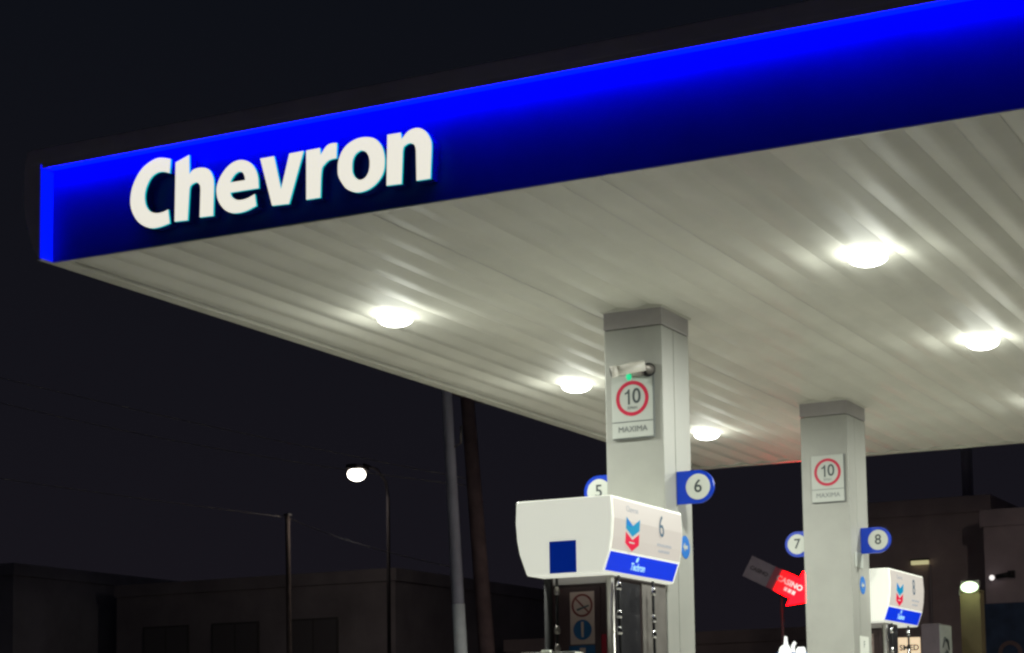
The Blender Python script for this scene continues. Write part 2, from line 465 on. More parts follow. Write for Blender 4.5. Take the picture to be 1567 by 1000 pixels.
# ------------------------------------------------------------------ illuminated letters
LETTERS = [
    ('C', [[(-7.683, 5.495), (-7.748, 5.513), (-7.798, 5.516), (-7.855, 5.5), (-7.913, 5.468), (-7.962, 5.414), (-7.999, 5.344), (-8.013, 5.271), (-8.007, 5.209), (-7.981, 5.151), (-7.94, 5.101), (-7.886, 5.066), (-7.828, 5.048), (-7.762, 5.049), (-7.689, 5.063), (-7.702, 5.156), (-7.747, 5.145), (-7.796, 5.145), (-7.845, 5.162), (-7.878, 5.198), (-7.893, 5.247), (-7.891, 5.301), (-7.871, 5.353), (-7.838, 5.396), (-7.789, 5.419), (-7.74, 5.418), (-7.691, 5.401)]]),
    ('h', [[(-7.642, 5.465), (-7.533, 5.499), (-7.53, 5.37), (-7.496, 5.396), (-7.432, 5.399), (-7.376, 5.378), (-7.344, 5.329), (-7.334, 5.261), (-7.34, 5.065), (-7.447, 5.069), (-7.441, 5.25), (-7.452, 5.292), (-7.476, 5.307), (-7.508, 5.3), (-7.53, 5.263), (-7.544, 5.063), (-7.649, 5.068)]]),
    ('e', [[(-6.983, 5.197), (-6.99, 5.277), (-7.018, 5.341), (-7.06, 5.381), (-7.115, 5.402), (-7.17, 5.4), (-7.225, 5.375), (-7.273, 5.329), (-7.304, 5.277), (-7.314, 5.231), (-7.304, 5.17), (-7.272, 5.116), (-7.225, 5.076), (-7.162, 5.057), (-7.084, 5.06), (-7.002, 5.084), (-7.014, 5.162), (-7.068, 5.143), (-7.123, 5.138), (-7.162, 5.147), (-7.194, 5.171), (-7.205, 5.199)], [(-7.205, 5.266), (-7.194, 5.287), (-7.166, 5.316), (-7.135, 5.328), (-7.107, 5.318), (-7.092, 5.289), (-7.088, 5.265)]]),
    ('v', [[(-6.971, 5.389), (-6.865, 5.389), (-6.811, 5.164), (-6.747, 5.388), (-6.639, 5.389), (-6.751, 5.061), (-6.88, 5.067)]]),
    ('r', [[(-6.619, 5.388), (-6.516, 5.389), (-6.511, 5.343), (-6.471, 5.39), (-6.434, 5.405), (-6.389, 5.402), (-6.393, 5.305), (-6.444, 5.301), (-6.481, 5.278), (-6.505, 5.237), (-6.515, 5.068), (-6.62, 5.069)]]),
    ('o', [[(-6.384, 5.227), (-6.379, 5.283), (-6.351, 5.343), (-6.304, 5.384), (-6.239, 5.406), (-6.175, 5.406), (-6.111, 5.386), (-6.066, 5.339), (-6.044, 5.28), (-6.04, 5.215), (-6.054, 5.154), (-6.095, 5.104), (-6.15, 5.072), (-6.214, 5.06), (-6.269, 5.069), (-6.32, 5.097), (-6.356, 5.142), (-6.379, 5.186)], [(-6.277, 5.227), (-6.272, 5.275), (-6.249, 5.311), (-6.212, 5.328), (-6.176, 5.312), (-6.153, 5.273), (-6.149, 5.224), (-6.159, 5.177), (-6.186, 5.145), (-6.223, 5.139), (-6.255, 5.159), (-6.273, 5.19)]]),
    ('n', [[(-6.019, 5.396), (-5.923, 5.395), (-5.917, 5.352), (-5.867, 5.396), (-5.805, 5.406), (-5.752, 5.381), (-5.717, 5.332), (-5.704, 5.267), (-5.715, 5.073), (-5.813, 5.074), (-5.815, 5.261), (-5.828, 5.306), (-5.855, 5.318), (-5.886, 5.311), (-5.909, 5.275), (-5.92, 5.07), (-6.028, 5.074)]]),
]

YF = 10.02                      # letter faces; the returns run back to the fascia panel
sg = thing('illuminated_sign', 'glowing cream Chevron channel letters on the blue canopy fascia', 'sign', (-6.78, YF, 5.29))
SO = Vector(sg.location)
for ch, rings in LETTERS:
    rr = [smooth_poly(q, 5, 46) for q in rings]
    cx = sum(p[0] for p in rr[0]) / len(rr[0]); cz = sum(p[1] for p in rr[0]) / len(rr[0])
    # return walls
    bm, be = bmesh.new(), bmesh.new()
    for q in rr:
        k = len(q)
        for bmx, ya, yb in ((be, 0.0, 0.016), (bm, 0.016, Y0 + 0.004 - YF)):
            a = [bmx.verts.new((s - cx, ya, t - cz)) for s, t in q]
            b = [bmx.verts.new((s - cx, yb, t - cz)) for s, t in q]
            for i in range(k):
                fc = bmx.faces.new((a[i], a[(i + 1) % k], b[(i + 1) % k], b[i])); fc.smooth = False
    lo = obj('letter', bm, 'letter_side', sg); lo.location = (cx - SO.x, 0, cz - SO.z)
    obj('lit_edge', be, 'letter_edge', lo)
    cu = bpy.data.curves.new('o', 'CURVE'); cu.dimensions = '2D'; cu.fill_mode = 'BOTH'
    for q in rr:
        sp = cu.splines.new('POLY'); sp.points.add(len(q) - 1); sp.use_cyclic_u = True
        for pnt, (s, t) in zip(sp.points, q): pnt.co = (s - cx, t - cz, 0, 1)
    t_ = bpy.data.objects.new('o', cu); C.objects.link(t_)
    bpy.context.view_layer.update()
    me = bpy.data.meshes.new_from_object(t_); bpy.data.objects.remove(t_)
    for v in me.vertices: v.co = (v.co.x, -0.001, v.co.y)
    me.materials.clear()
    obj('face', me, 'letter_face', lo)

# ------------------------------------------------------------------ canopy lamps
def make_lamp():
    t = thing('canopy_lamp', 'x', 'lamp', group='round lamps in the canopy ceiling')
    obj('housing', lathe(bmesh.new(), [(0.128, 0.06), (0.13, 0.034), (0.128, 0.032), (0.12, 0.032), (0.118, 0.05)]), 'housing', t)
    obj('lens', lathe(bmesh.new(), [(0.136, 0.030), (0.138, -0.016)] + [(0.138 * math.cos(a), -0.016 - 0.060 * math.sin(a)) for a in (0.25, 0.5, 0.75, 1.0, 1.25, 1.45)]), 'lens', t)
    ld = bpy.data.lights.new('lamp_light', 'AREA')
    ld.shape = 'DISK'
    ld.size = 0.2
    ld.energy = LAMP_WATTS
    ld.color = (0.975, 1.0, 0.90)
    lo = bpy.data.objects.new('lamp_light', ld); C.objects.link(lo)
    lo.parent = t
    lo.location = (0, 0, -0.085)
    ls = bpy.data.lights.new('added_halo_light', 'POINT')          # added light hung below the lens to imitate the glow round it
    ls.energy = ADDED_HALO
    ls.color = (0.95, 1.0, 0.90)
    ls.shadow_soft_size = 0.17
    so = bpy.data.objects.new('added_halo_light', ls); C.objects.link(so)
    so.parent = t
    so.location = (0, 0, -0.20)
    return t
lamp0 = make_lamp()
LX, LY = (-7.570, -3.770), (12.697, 15.971, 19.245)
lab = {(0, 0): 'glowing round ceiling lamp nearest the Chevron letters, left of the front column',
       (0, 1): 'small glowing ceiling lamp just left of the front column, second in the left row',
       (0, 2): 'farthest ceiling lamp of the left row, between the two columns',
       (1, 0): 'largest and brightest ceiling lamp with a wide glow, upper right',
       (1, 1): 'glowing ceiling lamp by the right edge, behind the biggest lamp',
       (1, 2): 'farthest ceiling lamp of the right row, beyond the right picture edge'}
for i, x in enumerate(LX):
    for j, y in enumerate(LY):
        o = lamp0 if (i, j) == (0, 0) else copy_tree(lamp0)
        o.location = (x, y, ZC - 0.006)
        o['label'] = lab[(i, j)]

# ------------------------------------------------------------------ columns
CXc = -5.8735
HW = 0.2415
def make_column(y, dep, label):
    t = thing('canopy_column', label, 'column', (CXc, y, 0), group='clad columns under the canopy')
    sy = 0.23                                   # seam on the right-hand side
    obj('front_cladding', B(-HW, HW, 0.0, sy - 0.004, 0.16, ZC - 0.146, 0.008), 'column', t)
    obj('rear_cladding', B(-HW, HW, sy + 0.004, dep, 0.16, ZC - 0.146, 0.008), 'column', t)
    obj('seam', B(-HW + 0.008, HW - 0.008, sy - 0.006, sy + 0.006, 0.16, ZC - 0.148), 'seam', t)
    obj('collar', B(-HW - 0.003, HW + 0.003, -0.003, dep + 0.003, ZC - 0.14, ZC - 0.007, 0.004), 'collar', t)
    obj('ceiling_flange', B(-HW - 0.02, HW + 0.02, -0.02, dep + 0.02, ZC - 0.006, ZC + 0.036, 0.002), 'ceiling', t)
    obj('base_plinth', B(-HW - 0.03, HW + 0.03, -0.03, dep + 0.03, 0.12, 0.30, 0.01), 'dull_steel', t)
    return t
make_column(13.422, 0.54, 'thick white column nearest the camera, behind the pump numbered 6')
make_column(18.080, 0.59, 'farther white column standing between the number 7 and number 8 discs')

# speed limit plates
def make_speed_sign(x, y, z, label, w=0.345):
    t = thing('speed_sign', label, 'sign', (x, y, z), group='ten kilometre speed limit plates')
    h = w * 1.40
    obj('plate', B(-w / 2, w / 2, -0.012, 0.0, 0.0, h, 0.003), 'sign_white', t)
    F = FR((0, -0.0125, 0))
    zc = 0.124 + (h - 0.124) / 2
    obj('red_ring', ring(bmesh.new(), 0, zc, 0.108, 0.137, F, 0.0012), 'ring_red', t)
    one = [(-0.012, -0.058), (0.004, -0.058), (0.004, 0.060), (-0.008, 0.060), (-0.018, 0.044), (-0.038, 0.034), (-0.038, 0.020), (-0.012, 0.028)]
    obj('numeral', prism(bmesh.new(), [(s - 0.024, v + zc + 0.012) for s, v in one], FR((0, -0.0127, 0)), 0.001), 'ink', t)
    lettering('numeral', '0', 0.165, FR((0.036, -0.0135, zc + 0.012)), 'ink', t, sx=0.92, bold=0.0022)
    lettering('lettering', 'KM/H', 0.034, FR((0, -0.0135, zc - 0.074)), 'ink_pale', t)
    obj('divider', B(-w / 2 - 0.002, w / 2 + 0.002, -0.0145, -0.004, 0.121, 0.127), 'ink_pale', t)
    lettering('lettering', 'MAXIMA', 0.064, FR((0, -0.0135, 0.064)), 'ink_pale', t)
    obj('edge_strip', B(w / 2 + 0.0005, w / 2 + 0.008, -0.014, 0.0, -0.004, h + 0.002), 'ink_pale', t)
    obj('edge_strip', B(-w / 2, w / 2 + 0.008, -0.014, 0.0, -0.008, -0.0045), 'ink_pale', t)
    return t
make_speed_sign(-5.881, 13.418, 3.948, 'speed limit 10 plate below the security camera on the near column')
make_speed_sign(-5.843, 18.076, 3.945, 'speed limit 10 plate on the farther column, no camera above it', 0.33)

# security camera on the near column
t = thing('security_camera', 'small white bullet camera with a green light on the near column', 'camera', (-5.845, 13.419, 4.46))
bm = bmesh.new(); tube(bm, [(0.105, -0.085, 0.02), (0.02, -0.13, 0.004), (-0.085, -0.185, -0.02)], [0.040, 0.042, 0.036], 16)
bo = obj('body', bm, 'cam_white', t)
bm = bmesh.new(); tube(bm, [(-0.083, -0.184, -0.018), (-0.125, -0.206, -0.028)], [0.043, 0.048], 16); obj('hood', bm, 'cam_white', bo)
bm = bmesh.new(); tube(bm, [(-0.126, -0.2065, -0.0282), (-0.129, -0.208, -0.029)], [0.036, 0.034], 16); obj('lens', bm, 'black', bo)
bm = bmesh.new(); tube(bm, [(0.12, 0.0, 0.0), (0.11, -0.05, 0.01), (0.075, -0.10, 0.012)], [0.045, 0.022, 0.02], 12); obj('bracket', bm, 'dull_steel', t)
bm = bmesh.new(); tube(bm, [(0.105, -0.002, 0), (0.105, -0.02, 0)], 0.055, 16); obj('mounting_plate', bm, 'black', t)
obj('junction_box', B(-0.045, 0.07, -0.055, -0.001, -0.045, -0.005, 0.008), 'dull_steel', t)
bm = bmesh.new(); bmesh.ops.create_uvsphere(bm, u_segments=12, v_segments=8, radius=0.022, matrix=Matrix.Translation((-0.03, -0.085, -0.052)) @ Matrix.Diagonal((1, 1, 1.4, 1)))
obj('indicator_light', bm, 'green_led', t)

# pump number discs on brackets
def make_number(num, side, y, z, label):
    t = thing('number_sign', label, 'sign', (CXc + side * HW, y, z), group='blue pump number discs')
    F = FR((0, 0, 0))
    rr, cx = 0.128, side * 0.178
    poly = [(0.002 * side, rr), (0.002 * side, -rr)] if side > 0 else [(-0.002, -rr), (-0.002, rr)]
    arc = [(cx + rr * math.cos(a), rr * math.sin(a)) for a in [(-math.pi / 2 + math.pi * k / 24) if side > 0 else (math.pi / 2 + math.pi * k / 24) for k in range(25)]]
    obj('backing_plate', prism(bmesh.new(), poly + arc, F, 0.022), 'plate_blue', t)
    obj('white_disc', prism(bmesh.new(), circle(cx, 0, 0.100), FR((0, -0.0225, 0)), 0.0015), 'disc_white', t)
    lettering('numeral', num, 0.140, FR((cx, -0.0248, 0.0)), 'ink', t, bold=0.0015)
    obj('hinge_bracket', B(-0.004 if side > 0 else -0.012, 0.012 if side > 0 else 0.004, 0.001, 0.03, -rr * .8, rr * .8, 0.002), 'dull_steel', t)
    return t
make_number('6', 1, 13.676, 3.563, 'blue and white disc numbered 6 on the near column')
make_number('5', -1, 13.676, 3.585, 'half hidden blue disc numbered 5 left of the near column')
make_number('8', 1, 18.425, 3.573, 'blue and white disc numbered 8 right of the farther column')
make_number('7', -1, 18.425, 3.580, 'blue rimmed disc numbered 7 left of the farther column')

def round_sticker(y, z, rr, label):
    t = thing('round_sticker', label, 'sticker', (CXc + HW, y, z), group='round blue column stickers')
    obj('disc', prism(bmesh.new(), circle(0, 0, rr), FR((0.001, 0, 0), '+x'), 0.002), 'sticker_blue', t)
    a = [(-0.55, 0.0), (-0.1, 0.4), (-0.1, 0.16), (0.5, 0.16), (0.5, -0.16), (-0.1, -0.16), (-0.1, -0.4)]
    obj('arrow', prism(bmesh.new(), [(s * rr, v * rr) for s, v in a], FR((0.0032, 0, 0), '+x'), 0.001), 'sign_white', t)
round_sticker(13.800, 3.118, 0.090, 'round blue arrow sticker on the near column, beside the topper')
round_sticker(18.420, 3.132, 0.090, 'round blue arrow sticker on the farther column')

t = thing('notice_plate', 'small white notice with letter F low on the farther column', 'sign', (CXc + HW, 18.40, 2.40))
obj('plate', B(0.001, 0.006, -0.135, 0.15, 0.0, 0.225, 0.002), 'white', t)
lettering('lettering', 'F', 0.10, FR((0.0065, 0.0, 0.14), '+x'), 'ink', t)
obj('print_line', B(0.0062, 0.0070, -0.06, 0.08, 0.035, 0.047), 'ink_pale', t)
t = thing('notice_plate', 'blank pale plate beside the number 8 disc on the farther column', 'sign', (CXc + HW, 18.32, 3.30))
obj('plate', B(0.001, 0.006, -0.14, 0.13, 0.0, 0.15, 0.002), 'sign_white', t)

# ------------------------------------------------------------------ fuel dispensers
TP = [(0.372, 3.338), (0.380, 3.18), (0.370, 3.05), (0.352, 2.955), (0.296, 2.800)]
TL = 1.285
def band_strip(zs, y0, y1, off, sgn):
    """sheet that follows the topper's side profile between heights zs"""
    bm = bmesh.new()
    rows = []
    for z in zs:
        for (xa, za), (xb, zb) in zip(TP, TP[1:]):
            if zb - 1e-6 <= z <= za + 1e-6:
                x = xa + (xb - xa) * (za - z) / (za - zb)
        rows.append((x + off, z))
    a = [bm.verts.new((sgn * x, y0, z)) for x, z in rows]
    b = [bm.verts.new((sgn * x, y1, z)) for x, z in rows]
    for i in range(len(rows) - 1):
        bm.faces.new((a[i], a[i + 1], b[i + 1], b[i]))
    bmesh.ops.recalc_face_normals(bm, faces=bm.faces[:])
    for fc in bm.faces:
        if fc.normal.x * sgn < 0: fc.normal_flip()
    return bm

def topper_x(z):
    for (xa, za), (xb, zb) in zip(TP, TP[1:]):
        if zb - 1e-6 <= z <= za + 1e-6:
            return xa + (xb - xa) * (za - z) / (za - zb)

def make_dispenser(y, num_r, num_l, label, dep=1.235):
    t = thing('fuel_dispenser', label, 'fuel pump', (CXc, y, 0.16), group='fuel dispensers on the island')
    t.location.z = 0.0
    # topper
    bm = bmesh.new()
    poly = [(-x, z) for x, z in TP] + [(x, z) for x, z in reversed(TP)]
    prism(bm, poly, ((0, TL, 0), (1, 0, 0), (0, 0, 1)), TL)
    es = [e for e in bm.edges if e.calc_face_angle(0) > 0.5]
    bmesh.ops.bevel(bm, geom=es, offset=0.016, segments=3, profile=0.6, affect='EDGES')
    tp = obj('topper', bm, 'shell', t)
    obj('end_panel', B(-0.112, 0.098, -0.004, -0.0005, 2.808, 3.036, 0.001), 'panel_blue', tp)
    for sgn in (1, -1):
        fs = '+x' if sgn > 0 else '-x'
        num = num_r if sgn > 0 else num_l
        def fr(yc, z, off=0.005):
            # tilted frame that lies on the side profile at height z
            x = topper_x(z) + off
            dz = 0.01
            tang = Vector((topper_x(min(z + dz, 3.33)) - topper_x(max(z - dz, 2.805)), 0, min(z + dz, 3.33) - max(z - dz, 2.805))).normalized()
            yy = yc if sgn > 0 else TL - yc
            return ((sgn * x, yy, z), (0, sgn, 0), (sgn * tang.x, 0, tang.z))
        obj('lit_face', band_strip([3.322, 3.18, 3.05, 2.962], 0.022, TL - 0.022, 0.003, sgn), 'face_lit', tp)
        obj('blue_band', band_strip([2.946, 2.815], 0.022, TL - 0.040, 0.004, sgn), 'band_blue', tp)
        # stacked chevron emblem, about 0.25 m square
        W_, H_ = 0.235, 0.235
        F = fr(0.345, 3.085, 0.006)
        def q(pts): return [((u / 120.0 - 0.5) * W_, (0.5 - v / 270.0) * H_) for u, v in pts]
        top = [(0, 0), (60, 62), (120, 0), (120, 92), (60, 150), (0, 92)]
        bot = [(0, 120), (60, 178), (120, 120), (120, 212), (60, 270), (0, 212)]
        obj('emblem_blue', prism(bmesh.new(), q(top), F, 0.0015), 'logo_cyan', tp)
        F2 = (Vector(F[0]) + Vector((sgn * 0.0018, 0, 0)), F[1], F[2])
        obj('emblem_fold', prism(bmesh.new(), q([(4, 8), (60, 66), (30, 70), (4, 60)]), F2, 0.0008), 'logo_deep', tp)
        obj('emblem_red', prism(bmesh.new(), q(bot), F, 0.0015), 'logo_red', tp)
        obj('emblem_glint', prism(bmesh.new(), q([(30, 196), (80, 196), (76, 208), (34, 208)]), F2, 0.0008), 'face_lit', tp)
        lettering('lettering', 'Chevron', 0.062, fr(0.345, 3.262, 0.006), 'ink_faint', tp, sx=0.95)
        lettering('numeral', num, 0.23, fr(0.86, 3.185, 0.0065), 'logo_ink', tp, sx=0.9)
        for zz, wd in ((3.055, 0.27), (3.012, 0.20)):          # two lines of small print
            bm = bmesh.new()
            o_, ri, up = [Vector(v) for v in fr(0.93, zz, 0.006)]
            x_ = -wd / 2
            while x_ < wd / 2:
                ww = random.uniform(0.010, 0.022)
                prism(bm, [(x_, -0.010), (x_ + ww, -0.010), (x_ + ww, random.choice((0.006, 0.012))), (x_, 0.008)], (o_, ri, up), 0.001)
                x_ += ww + 0.007
            obj('small_print', bm, 'ink_faint', tp)
        lettering('lettering', 'Techron', 0.074, fr(0.55, 2.866, 0.006), 'band_text', tp, bold=0.002)
        fl_ = [(-0.018, -0.012), (0.016, -0.012), (0.024, 0.008), (0.008, 0.040), (-0.002, 0.016), (-0.016, 0.022)]
        obj('flame_mark', prism(bmesh.new(), fl_, fr(0.50, 2.913, 0.006), 0.001), 'band_text', tp)
    # cabinet
    obj('cabinet', B(-0.250, 0.250, 0.245, dep, 0.16, 2.80, 0.012), 'brown', t)
    obj('front_panel', B(-0.19, 0.165, 0.238, 0.244, 0.9, 2.72, 0.002), 'brown', t)
    obj('head_rail', B(-0.20, 0.22, 0.225, 0.2445, 2.745, 2.796, 0.004), 'collar', t)
    for sx_ in (-1, 1):
        bm = bmesh.new(); tube(bm, [(sx_ * 0.245, 0.236, 0.16), (sx_ * 0.245, 0.236, 2.795)], 0.030, 14)
        obj('corner_post', bm, 'steel' if sx_ > 0 else 'rubber', t)
        obj('side_panel', B(min(sx_ * 0.2505, sx_ * 0.256), max(sx_ * 0.2505, sx_ * 0.256), 0.31, min(0.74, dep - 0.03), 0.25, 2.76, 0.002), 'black', t)
        if dep > 1: obj('side_panel', B(min(sx_ * 0.2505, sx_ * 0.262), max(sx_ * 0.2505, sx_ * 0.262), 0.765, 1.21, 0.25, 2.775, 0.003), 'dull_steel', t)
    obj('red_corner', B(0.170, 0.212, 0.236, 0.2435, 1.6, 2.38, 0.001), 'red_trim', t)
    # stickers on the end panel
    F0 = 0.2372
    st = obj('safety_sticker', B(-0.072, 0.120, 0.2350, 0.2375, 2.315, 2.690, 0.0008), 'sticker_tan', t)
    obj('prohibition_ring', ring(bmesh.new(), 0.024, 2.592, 0.068, 0.083, FR((0, 0.2348, 0)), 0.001), 'sticker_ring', st)
    a = math.radians(45)
    obj('prohibition_bar', prism(bmesh.new(), [(0.024 + s * math.cos(-a) - v * math.sin(-a), 2.592 + s * math.sin(-a) + v * math.cos(-a)) for s, v in ((-0.07, -0.006), (0.07, -0.006), (0.07, 0.006), (-0.07, 0.006))], FR((0, 0.2338, 0)), 0.0006), 'sticker_ring', st)
    b_ = math.radians(18)
    obj('cigarette_mark', prism(bmesh.new(), [(0.030 + s * math.cos(b_) - v * math.sin(b_), 2.575 + s * math.sin(b_) + v * math.cos(b_)) for s, v in ((-0.05, -0.008), (0.05, -0.006), (0.05, 0.005), (-0.05, 0.008))], FR((0, 0.2332, 0)), 0.0006), 'ink', st)
    obj('blue_disc', prism(bmesh.new(), circle(0.024, 2.418, 0.072), FR((0, 0.2348, 0)), 0.001), 'sticker_navy', st)
    obj('white_mark', prism(bmesh.new(), [(0.016, 2.365), (0.032, 2.365), (0.035, 2.475), (0.013, 2.475)], FR((0, 0.2336, 0)), 0.0006), 'sticker_tan', st)
    s2 = obj('lower_sticker', B(-0.085, 0.120, 0.2350, 0.2375, 2.02, 2.306, 0.0008), 'sticker_navy', t)
    obj('white_mark', B(0.0, 0.045, 0.2335, 0.2348, 2.22, 2.29), 'sticker_tan', s2)
    # display and nozzles lower down
    for sx_ in (-1, 1):
        x_ = sx_ * 0.258
        if dep > 1: obj('display', B(min(x_, x_ + sx_ * 0.012), max(x_, x_ + sx_ * 0.012), 0.36, 0.70, 1.45, 1.75, 0.004), 'glass', t)
        for yy in ((0.82, 0.98, 1.12) if dep > 1 else (0.40, 0.50)):
            bm = bmesh.new(); tube(bm, [(sx_ * 0.27, yy, 1.05), (sx_ * 0.30, yy, 1.10), (sx_ * 0.30, yy, 1.28), (sx_ * 0.36, yy, 1.33)], [0.016, 0.02, 0.022, 0.012], 10)
            obj('nozzle', bm, 'black', t)
    # hoses with bright couplings
    for hx, hy, sg_ in ((0.318, 0.225, 1), (0.318, 0.835, 1), (-0.318, 0.835, -1), (-0.145, 0.175, -1)):
        low = 0.55 if hy > 0.3 else 0.7
        end = (0.33 * sg_, hy + 0.17, 1.08)
        pts = [(hx, hy, 2.79), (hx, hy, 2.5), (hx + 0.005 * sg_, hy, 2.2), (hx + 0.02 * sg_, hy + 0.01, 1.6), (hx + 0.05 * sg_, hy + 0.03, 1.0), (hx + 0.07 * sg_, hy + 0.07, low), (hx + 0.05 * sg_, hy + 0.13, low + 0.05), end]
        bm = bmesh.new(); tube(bm, pts, 0.0105, 10)
        h = obj('hose', bm, 'rubber', t)
        for z_ in ((2.715, 2.515, 2.40) if hx != -0.145 else (2.70, 2.42, 2.29)):
            bm = bmesh.new(); lathe(bm, [(0.010, z_ - 0.030), (0.019, z_ - 0.024), (0.021, z_), (0.015, z_ + 0.018), (0.012, z_ + 0.03)], 12, hx, hy)
            obj('coupling', bm, 'chrome' if hx > 0 else 'dull_steel', h)
    return t
make_dispenser(12.135, '6', '5', 'fuel dispenser with the large lit topper numbered 6, nearest the camera')
make_dispenser(18.902, '8', '7', 'farther fuel dispenser with lit topper, behind the second column', 0.68)

# lidded box on a post in front of the near dispenser
t = thing('service_box', 'white lidded box on a post at the picture bottom, before the near pump', 'box', (-5.765, 11.70, 0.16), math.radians(8))
obj('post', B(-0.03, 0.03, -0.03, 0.03, 0.0, 1.60, 0.006), 'dull_steel', t)
obj('body', B(-0.165, 0.055, -0.07, 0.07, 1.60, 2.046, 0.01), 'black', t)
obj('side_door', B(0.058, 0.180, -0.075, 0.07, 1.60, 2.046, 0.008), 'white', t)
obj('lid', B(-0.195, 0.195, -0.095, 0.09, 2.050, 2.068, 0.006), 'white', t)
obj('lid_knob', B(-0.07, -0.01, -0.02, 0.03, 2.069, 2.088, 0.006), 'white', t)

# ------------------------------------------------------------------ things across the street, right side
# red running-light arrow
t = thing('arrow_sign', 'red glowing arrow sign pointing down right, left of the farther column', 'sign', (-9.60, 25.95, 4.11))
t.rotation_euler = (0, math.radians(27.5), math.radians(16))
F = FR((0, 0, 0))
obj('tail_plate', prism(bmesh.new(), [(-0.03, -0.16), (0.34, -0.16), (0.34, 0.16), (-0.03, 0.16)], F, 0.07), 'arrow_white', t)
lettering('tail_lettering', 'CASINO', 0.075, FR((0.155, -0.071, 0.0)), 'arrow_print', t, bold=0.004)
obj('arrow_head', prism(bmesh.new(), [(0.342, -0.16), (0.72, -0.16), (0.72, -0.275), (1.08, -0.02), (0.72, 0.275), (0.72, 0.16), (0.342, 0.16)], FR((0, -0.071, 0)), 0.014), 'arrow_red', t)
obj('arrow_case', prism(bmesh.new(), [(0.342, -0.155), (0.725, -0.155), (0.725, -0.262), (1.065, -0.018), (0.725, 0.262), (0.725, 0.155), (0.342, 0.155)], F, 0.070), 'frame', t)
lettering('lettering', 'CASINO', 0.108, FR((0.625, -0.087, 0.03)), 'arrow_text', t, bold=0.004)
bm = bmesh.new()
for k in range(3):
    prism(bm, [(0.585 + k * 0.062, -0.095), (0.632 + k * 0.062, -0.095), (0.632 + k * 0.062, -0.04), (0.585 + k * 0.062, -0.04)], FR((0, -0.0855, 0)), 0.002)
obj('small_print', bm, 'arrow_text', t)
bm = bmesh.new(); tube(bm, [(0.50, 0.045, -0.05), (0.50, 0.045, -0.055)], 0.05, 10); obj('bracket_plate', bm, 'frame', t)
t = thing('sign_post', 'thin dark post behind the red arrow sign', 'post', (-9.20, 26.15, -0.004))
bm = bmesh.new(); tube(bm, [(0, 0, 0), (0, 0, 3.95)], 0.022, 10); obj('shaft', bm, 'lamp_post_dark', t)
obj('base_plate', B(-0.12, 0.12, -0.12, 0.12, 0.0, 0.03, 0.004), 'frame', t)

# white flame sign low beside the farther column
t = thing('flame_sign', 'small white and blue lit flame sign at the foot of the farther column', 'sign', (-7.86, 22.68, 0.0), math.radians(14))
fl_ = smooth_poly([(-0.165, 2.42), (-0.165, 2.70), (-0.13, 2.78), (-0.10, 2.80), (-0.088, 2.905), (-0.055, 2.895), (-0.045, 2.80), (-0.01, 2.72), (0.0, 2.42)], 3, 50)
obj('flame', prism(bmesh.new(), fl_, FR((0, -0.03, 0)), 0.02), 'flame_lit', t)
obj('drop', prism(bmesh.new(), smooth_poly([(0.0, 2.70), (-0.008, 2.78), (0.03, 2.84), (0.058, 2.815), (0.035, 2.765), (0.04, 2.70)], 3, 60), FR((0, -0.03, 0)), 0.02), 'flame_lit', t)
obj('panel_face', prism(bmesh.new(), smooth_poly([(0.046, 2.42), (0.046, 2.70), (0.075, 2.765), (0.15, 2.765), (0.17, 2.71), (0.17, 2.42)], 3, 50), FR((0, -0.03, 0)), 0.02), 'flame_lit', t)
obj('cabinet', B(-0.20, 0.205, -0.028, 0.10, 0.0, 2.70, 0.02), 'flame_edge', t)

# lamp pillar
t = thing('lamp_pillar', 'narrow yellowish pillar under the greenish wall lamp at right', 'pillar', (-6.52, 26.40, -0.004))
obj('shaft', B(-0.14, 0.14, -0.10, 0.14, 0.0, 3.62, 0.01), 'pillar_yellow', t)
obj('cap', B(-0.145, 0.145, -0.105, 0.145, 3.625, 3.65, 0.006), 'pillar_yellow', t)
t = thing('wall_lamp', 'bright greenish white floodlight above the yellow pillar at right', 'lamp', (-6.50, 26.24, 3.69))
bm = bmesh.new(); bmesh.ops.create_uvsphere(bm, u_segments=18, v_segments=10, radius=1.0, matrix=Matrix.Translation((0, -0.02, -0.01)) @ Matrix.Diagonal((0.125, 0.06, 0.078, 1)))
for fc in bm.faces: fc.smooth = True
obj('lens', bm, 'wall_lens', t)
obj('housing', B(-0.13, 0.13, 0.0, 0.09, -0.02, 0.085, 0.02), 'frame', t)
bm = bmesh.new(); tube(bm, [(-0.14, 0.03, 0.0), (-0.16, 0.05, 0.02), (-0.16, 0.05, -0.12)], 0.008, 8); obj('cable', bm, 'frame', t)
ld = bpy.data.lights.new('wall_lamp_light', 'POINT'); ld.energy = 5.0; ld.color = (0.80, 1.0, 0.62); ld.shadow_soft_size = 0.06
lo = bpy.data.objects.new('wall_lamp_light', ld); C.objects.link(lo); lo.parent = t; lo.location = (0, -0.22, -0.07)

# totem with dark side and grey face
t = thing('advertising_totem', 'tall grey advertising totem right of the farther topper', 'totem', (-6.78, 25.15, -0.004))
obj('body', B(-0.125, 0.118, 0.0, 0.62, 0.0, 3.14, 0.01), 'totem_side', t)
obj('poster_face', B(0.119, 0.126, 0.012, 0.608, 0.2, 3.125, 0.002), 'totem_face', t)
bm = bmesh.new()
for pts in ([(0.12, 2.82), (0.22, 2.95), (0.36, 2.92), (0.44, 2.80)], [(0.18, 2.72), (0.30, 2.78), (0.42, 2.70), (0.34, 2.62)], [(0.14, 2.52), (0.28, 2.56), (0.46, 2.53)]):
    tube(bm, [(0.128, y_, z_) for y_, z_ in pts], [0.010, 0.024, 0.024, 0.010][:len(pts)], 6)
obj('script_marks', bm, 'ink', t)

